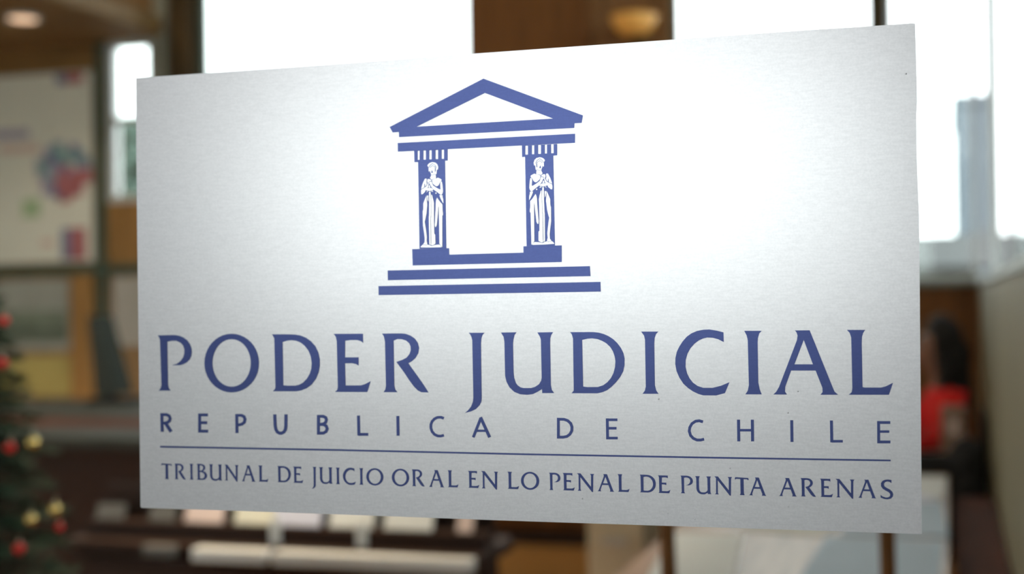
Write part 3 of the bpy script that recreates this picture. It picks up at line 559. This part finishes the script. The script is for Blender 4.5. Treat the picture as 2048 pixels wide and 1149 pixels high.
bauble(38, 1098, 3.12, 'bauble_red', 'lowest red bauble at the bottom of the picture'); bauble(119, 1055, 3.20, 'bauble_red', 'small dark red bauble under the bright gold one', .009)

# ------------------------------------------------------------------ beige cabinet, chair, table with papers on the right
fc = thing('filing_cabinet', 'beige metal filing cabinet standing below the sign', 'cabinet', (-.94, 4.65, 0))
box('body', (-1.055, -.825, 4.4, 4.95, 0, .92), 'beige_metal', fc, bev=.006)
for k in range(3):
    dr = box('drawer', (-1.045, -.835, 4.385, 4.40, .05+k*.29, .32+k*.29), 'beige_metal', fc, bev=.003)
    box('handle', (-.99, -.89, 4.365, 4.385, .20+k*.29, .22+k*.29), 'aluminium', dr)
ch = thing('wooden_chair', 'brown wooden chair seen from behind in front of the paper-covered table', 'chair', (.005, 1.85, 0))
for x in (-.195, .208):
    obj('back_post', MB().tube([(x, 1.72, .0), (x, 1.70, .45), (x, 1.63, 1.10)], [.016, .016, .0145], 10), 'wood_brown', ch, smooth=True)
    obj('leg', MB().tube([(x, 2.08, 0), (x, 2.08, .43)], .016, 10), 'wood_brown', ch, smooth=True)
box('seat', (-.215, .228, 1.68, 2.11, .43, .46), 'wood_brown', ch, bev=.01)
box('top_rail', (-.195, .208, 1.615, 1.64, 1.05, 1.10), 'wood_brown', ch, bev=.006); box('back_rail', (-.195, .208, 1.665, 1.685, .66, .70), 'wood_brown', ch, bev=.004)
tb = thing('work_table', 'light brown table covered with papers at the lower right', 'table', (-.07, 3.4, 0))
box('top', (-.50, .312, 2.2, 4.74, .715, .745), 'table_wood', tb, bev=.004)
for x in (-.48, .25):
    for y in (2.23, 4.64): box('leg', (x, x+.05, y, y+.05, 0, .715), 'wood_brown', tb)
box('apron', (-.47, .29, 2.26, 2.28, .63, .715), 'wood_brown', tb); box('apron', (-.47, .29, 4.66, 4.68, .63, .715), 'wood_brown', tb)
def sheet(cx, cy, sx, sy, rz, m, label, z=.7455, t=.004):
    r = MB(); r.obox((cx, cy, z+t/2), sx, sy, t, rz); tag(obj('paper_sheet', r, m), label, 'paper', 'papers on the work table')
sheet(-.335, 2.78, .21, .80, .10, 'white_paper', 'long white sheet with a slanted edge at the left of the table')
sheet(-.13, 3.42, .24, .34, -.25, 'cream_paper', 'cream sheet lying in the middle of the table')
sheet(.125, 2.78, .33, .84, -.02, 'blue_paper', 'near pale blue sheet on the right half of the table')
sheet(.15, 3.64, .30, .78, .03, 'blue_paper', 'middle pale blue sheet on the right half of the table')
sheet(.18, 4.37, .24, .58, -.02, 'white_paper', 'white sheet at the far right end of the table')
sheet(.20, 4.02, .12, .17, .3, 'lilac_paper', 'small lilac sheet lying over the far pale papers', .7505, .003)
sc_ = thing('side_cabinet', 'low reddish brown wooden cabinet between the table and the right wall', 'cabinet', (.40, 3.6, 0))
box('body', (.345, .474, 2.7, 4.55, .04, .66), 'wood_red', sc_, bev=.004); box('top', (.335, .476, 2.68, 4.58, .66, .685), 'wood_red', sc_, bev=.003)
box('plinth', (.35, .47, 2.72, 4.53, 0, .04), 'black_plastic', sc_)
for k in range(3):
    dr = box('door', (.333, .345, 2.73+k*.61, 3.30+k*.61, .08, .63), 'wood_red', sc_); obj('knob', MB().ball((.325, 2.80+k*.61, .4), .012, 10, 8), 'aluminium', dr, smooth=True)

# ------------------------------------------------------------------ far desk, black chair, seated person
dk = thing('writing_desk', 'brown wooden desk the person in red sits at', 'desk', (-.25, 5.3, 0))
box('top', (-.92, .45, 5.04, 5.44, .735, .765), 'wood_orange', dk, bev=.004)
for x in (-.9, .38):
    for y in (5.06, 5.38): box('leg', (x, x+.05, y, y+.05, 0, .735), 'wood_brown', dk)
box('front_panel', (-.85, .38, 5.36, 5.38, .3, .735), 'wood_brown', dk)
oc = thing('office_chair', 'black office chair with a dark coat over its back beside the table end', 'chair', (.24, 4.95, 0))
def backrest(x0, x1, z0, z1, y0, y1):
    m = MB(); n = 10; pts = []
    for i in range(n*4):
        a = 2*math.pi*i/(n*4); c = math.copysign(abs(math.cos(a))**.45, math.cos(a)); s = math.copysign(abs(math.sin(a))**.45, math.sin(a))
        pts.append(((x0+x1)/2 + c*(x1-x0)/2, (z0+z1)/2 + s*(z1-z0)/2))
    k = len(pts); m.v = [(a, y0, b) for a, b in pts] + [(a, y1, b) for a, b in pts]
    m.f = [tuple(range(k)), tuple(range(2*k-1, k-1, -1))] + [(i, (i+1) % k, k+(i+1) % k, k+i) for i in range(k)]
    return m
obj('backrest', backrest(.04, .44, .50, .82, 4.80, 4.85), 'black_fabric', oc, bev=.01)
obj('seat', backrest(.04, .44, .44, .50, 4.86, 5.05), 'black_fabric', oc)
obj('gas_column', MB().tube([(.24, 4.95, .08), (.24, 4.95, .45)], .025), 'black_plastic', oc); obj('back_bracket', MB().tube([(.24, 4.95, .45), (.24, 4.87, .47), (.24, 4.86, .6)], .018), 'black_plastic', oc)
for k in range(5):
    a = k*1.2566+.3; e = (.24+.19*math.cos(a), 4.95+.19*math.sin(a), .055)
    lg = obj('base_leg', MB().tube([(.24, 4.95, .09), e], [.02, .013], 8), 'black_plastic', oc); obj('castor', MB().ball((e[0], e[1], .026), .026, 12, 8), 'black_plastic', lg, smooth=True)
ct_ = MB(); ct_.ball((.385, 4.835, .80), .085, 18, 12, (.85, .7, 1.0)); ct_.ball((.395, 4.825, .64), .08, 18, 12, (.85, .55, 2.1))
o = obj('coat', ct_, 'black_fabric', smooth=True); tag(o, 'black coat hanging over the right side of the office chair back', 'coat')

# the seated person: one skinned body, with knit top, trousers and hair as clothing
def skinned(name, verts, edges, radii, m, parent, sub=2, root=0):
    me = bpy.data.meshes.new(name); o0 = ORG[parent.name]
    me.from_pydata([tuple(Vector(v)-o0) for v in verts], edges, []); me.update(); me.materials.append(MATS[m])
    o = bpy.data.objects.new(name, me); finish(o, parent); ORG[o.name] = Vector(o0)
    sk = o.modifiers.new('skin', 'SKIN'); sk.use_smooth_shade = True
    if not me.skin_vertices:
        bpy.context.view_layer.objects.active = o
        bm = bmesh.new(); bm.from_mesh(me); bm.verts.layers.skin.verify(); bm.to_mesh(me); bm.free()
    for i, sv in enumerate(me.skin_vertices[0].data):
        r = radii[i]; sv.radius = r if isinstance(r, tuple) else (r, r); sv.use_root = (i == root)
    su = o.modifiers.new('sub', 'SUBSURF'); su.levels = sub; su.render_levels = sub
    return o
PX, PY_ = .335, 5.70
pe = thing('person', 'person with long dark hair in a red top seated writing at the desk', 'person', (PX, PY_, .0))
fwd = Vector((-.975, -.22, 0)).normalized(); sd = Vector((-fwd.y, fwd.x, 0))   # sd: the figure's left
def W_(f, s, z): return Vector((PX, PY_, 0)) + fwd*(f*.55 if z > .8 else f*.9) + sd*s + Vector((0, 0, z + (.035 if z > .55 else 0)))
V = []; R2 = []; E2 = []
def jv(p, r, link=None):
    V.append(p); R2.append(r); i = len(V)-1
    if link is not None: E2.append((link, i))
    return i
pel = jv(W_(0, 0, .52), (.11, .11)); wa = jv(W_(.03, 0, .70), (.09, .09), pel); chs = jv(W_(.07, 0, .88), (.095, .095), wa); nk0 = jv(W_(.09, 0, 1.0), (.07, .065), chs)
nk = jv(W_(.09, 0, 1.055), .044, nk0); hd0 = jv(W_(.165, 0, 1.11), (.056, .058), nk); hd1 = jv(W_(.14, 0, 1.18), (.074, .092), hd0); hd2 = jv(W_(.125, 0, 1.245), (.064, .078), hd1)
ends = []
ARM = {1: ((.333, 5.545, .975), (.305, 5.47, .805), (.15, 5.345, .803), (.095, 5.318, .792)), -1: ((.268, 5.845, .975), (.15, 5.78, .83), (.045, 5.50, .812), (.02, 5.435, .792))}
for s in (1, -1):
    A = [Vector(q) for q in ARM[s]]
    sh = jv(A[0], .050, chs); el = jv(A[1], .040, sh); fo = jv(A[1].lerp(A[2], .5), .034, el); wr_ = jv(A[2], .025, fo); pm = jv(A[3], (.034, .018), wr_); ends.append((s, pm, A))
    hp = jv(W_(.02, s*.09, .50), .085, pel); kn = jv(W_(.43, s*.11, .50), .060, hp); an = jv(W_(.40, s*.11, .09), .038, kn); jv(W_(.54, s*.12, .035), .032, an)
for s, pm, A in ends:
    hd = (A[3]-A[2]); hd.z = 0; hd.normalize(); hs = Vector((-hd.y, hd.x, 0))
    for k in range(4):
        o_ = hs*((k-1.5)*.019); ln = (.86, 1.0, .97, .78)[k]
        f1 = jv(A[3]+hd*.040+o_+Vector((0, 0, .004)), .0085, pm); f2 = jv(A[3]+hd*(.040+.028*ln)+o_*1.05+Vector((0, 0, .002)), .008, f1); jv(A[3]+hd*(.040+.048*ln)+o_*1.05+Vector((0, 0, -.010)), .007, f2)
    th = jv(A[3]-hd*.012+hs*(.042*-s), .010, pm); jv(A[3]+hd*.018+hs*(.055*-s)+Vector((0, 0, -.005)), .009, th)
skinned('body', V, E2, R2, 'skin', pe)
V = []; R2 = []; E2 = []
a = jv(W_(0, 0, .53), (.122, .122)); b = jv(W_(.03, 0, .70), (.102, .102), a); c = jv(W_(.07, 0, .88), (.108, .108), b); jv(W_(.088, 0, 1.0), (.085, .075), c)
for s in (1, -1):
    A = [Vector(q) for q in ARM[s]]
    sh = jv(A[0], .062, c); el = jv(A[1], .050, sh); m1 = jv(A[1].lerp(A[2], .45), .044, el); m2 = jv(A[1].lerp(A[2], .8), .038, m1); jv(A[1].lerp(A[2], .95), .034, m2)
skinned('red_top', V, E2, R2, 'red_knit', pe)
V = []; R2 = []; E2 = []
a = jv(W_(0, 0, .52), (.12, .12))
for s in (1, -1):
    hp = jv(W_(.02, s*.09, .50), .098, a); kn = jv(W_(.43, s*.11, .50), .072, hp); jv(W_(.37, s*.11, .13), .058, kn)
skinned('trousers', V, E2, R2, 'trousers', pe)
V = []; R2 = []; E2 = []
a = jv(W_(.105, 0, 1.262), (.105, .10)); jv(W_(.11, 0, 1.335), (.06, .06), a); b = jv(W_(.03, 0, 1.19), (.10, .09), a); c = jv(W_(.0, 0, 1.08), (.085, .075), b); d = jv(W_(-.06, 0, .95), (.08, .07), c); jv(W_(-.08, 0, .84), (.05, .04), d)
for s in (1, -1): e = jv(W_(.11, s*.066, 1.19), .034, a); e2 = jv(W_(.105, s*.082, 1.07), .032, e); jv(W_(.12, s*.085, .95), .022, e2)
skinned('hair', V, E2, R2, 'hair', pe)
obj('nose', MB().ball(W_(.288, 0, 1.165), .015, 12, 8, (1, 1, 1.3)), 'skin', pe, smooth=True)
obj('mouth', MB().ball(W_(.268, 0, 1.127), .019, 12, 8, (.7, 1, .42)), 'lip', pe, smooth=True)
for s in (1, -1):
    obj('eye', MB().ball(W_(.262, s*.030, 1.195), .0115, 10, 8), 'eye', pe, smooth=True); obj('ear', MB().ball(W_(.135, s*.072, 1.18), .02, 10, 8, (.7, .7, 1.3)), 'skin', pe, smooth=True)
for s in (1, -1): obj('eyebrow', MB().ball(W_(.268, s*.030, 1.216), .017, 10, 6, (.5, 1, .22)), 'hair', pe, smooth=True)
for s in (1, -1): obj('shoe', MB().ball(W_(.47, s*.118, .045), .06, 14, 8, (1.35, 1.1, .72)), 'black_plastic', pe, smooth=True)
cs = thing('desk_chair', 'dark chair under the seated person beside the right wall', 'chair', (PX-.05, PY_, 0))
obj('backrest', MB().box(.452, .474, PY_-.2, PY_+.2, .50, .92), 'black_fabric', cs, bev=.01)
obj('back_bracket', MB().tube([(PX, PY_, .36), (.455, PY_, .38), (.462, PY_, .55)], .014), 'black_plastic', cs)
obj('seat', MB().lathe((PX-.05, PY_, .335), [(.17, 0), (.19, .015), (.19, .045), (.17, .06)], 28), 'black_fabric', cs, smooth=True)
for k in range(4):
    a = k*1.5708+.78; obj('leg', MB().tube([(PX-.05+.11*math.cos(a), PY_+.11*math.sin(a), .345), (PX-.05+.15*math.cos(a), PY_+.15*math.sin(a), 0)], .014, 8), 'black_plastic', cs)
r = MB(); r.obox((.10, 5.25, .7675), .21, .28, .004, .5); tag(obj('paper_sheet', r, 'cream_paper'), 'sheet of paper on the desk in front of the person in red', 'paper')
fx = thing('file_box', 'brownish upright file box standing on the desk beside the person in red', 'box', (.335, 5.28, .766))
box('case', (.285, .385, 5.16, 5.38, .766, .97), 'file_card', fx, bev=.003); box('spine_label', (.31, .36, 5.157, 5.16, .86, .93), 'pink_paper', fx)
bpy.context.view_layer.update()
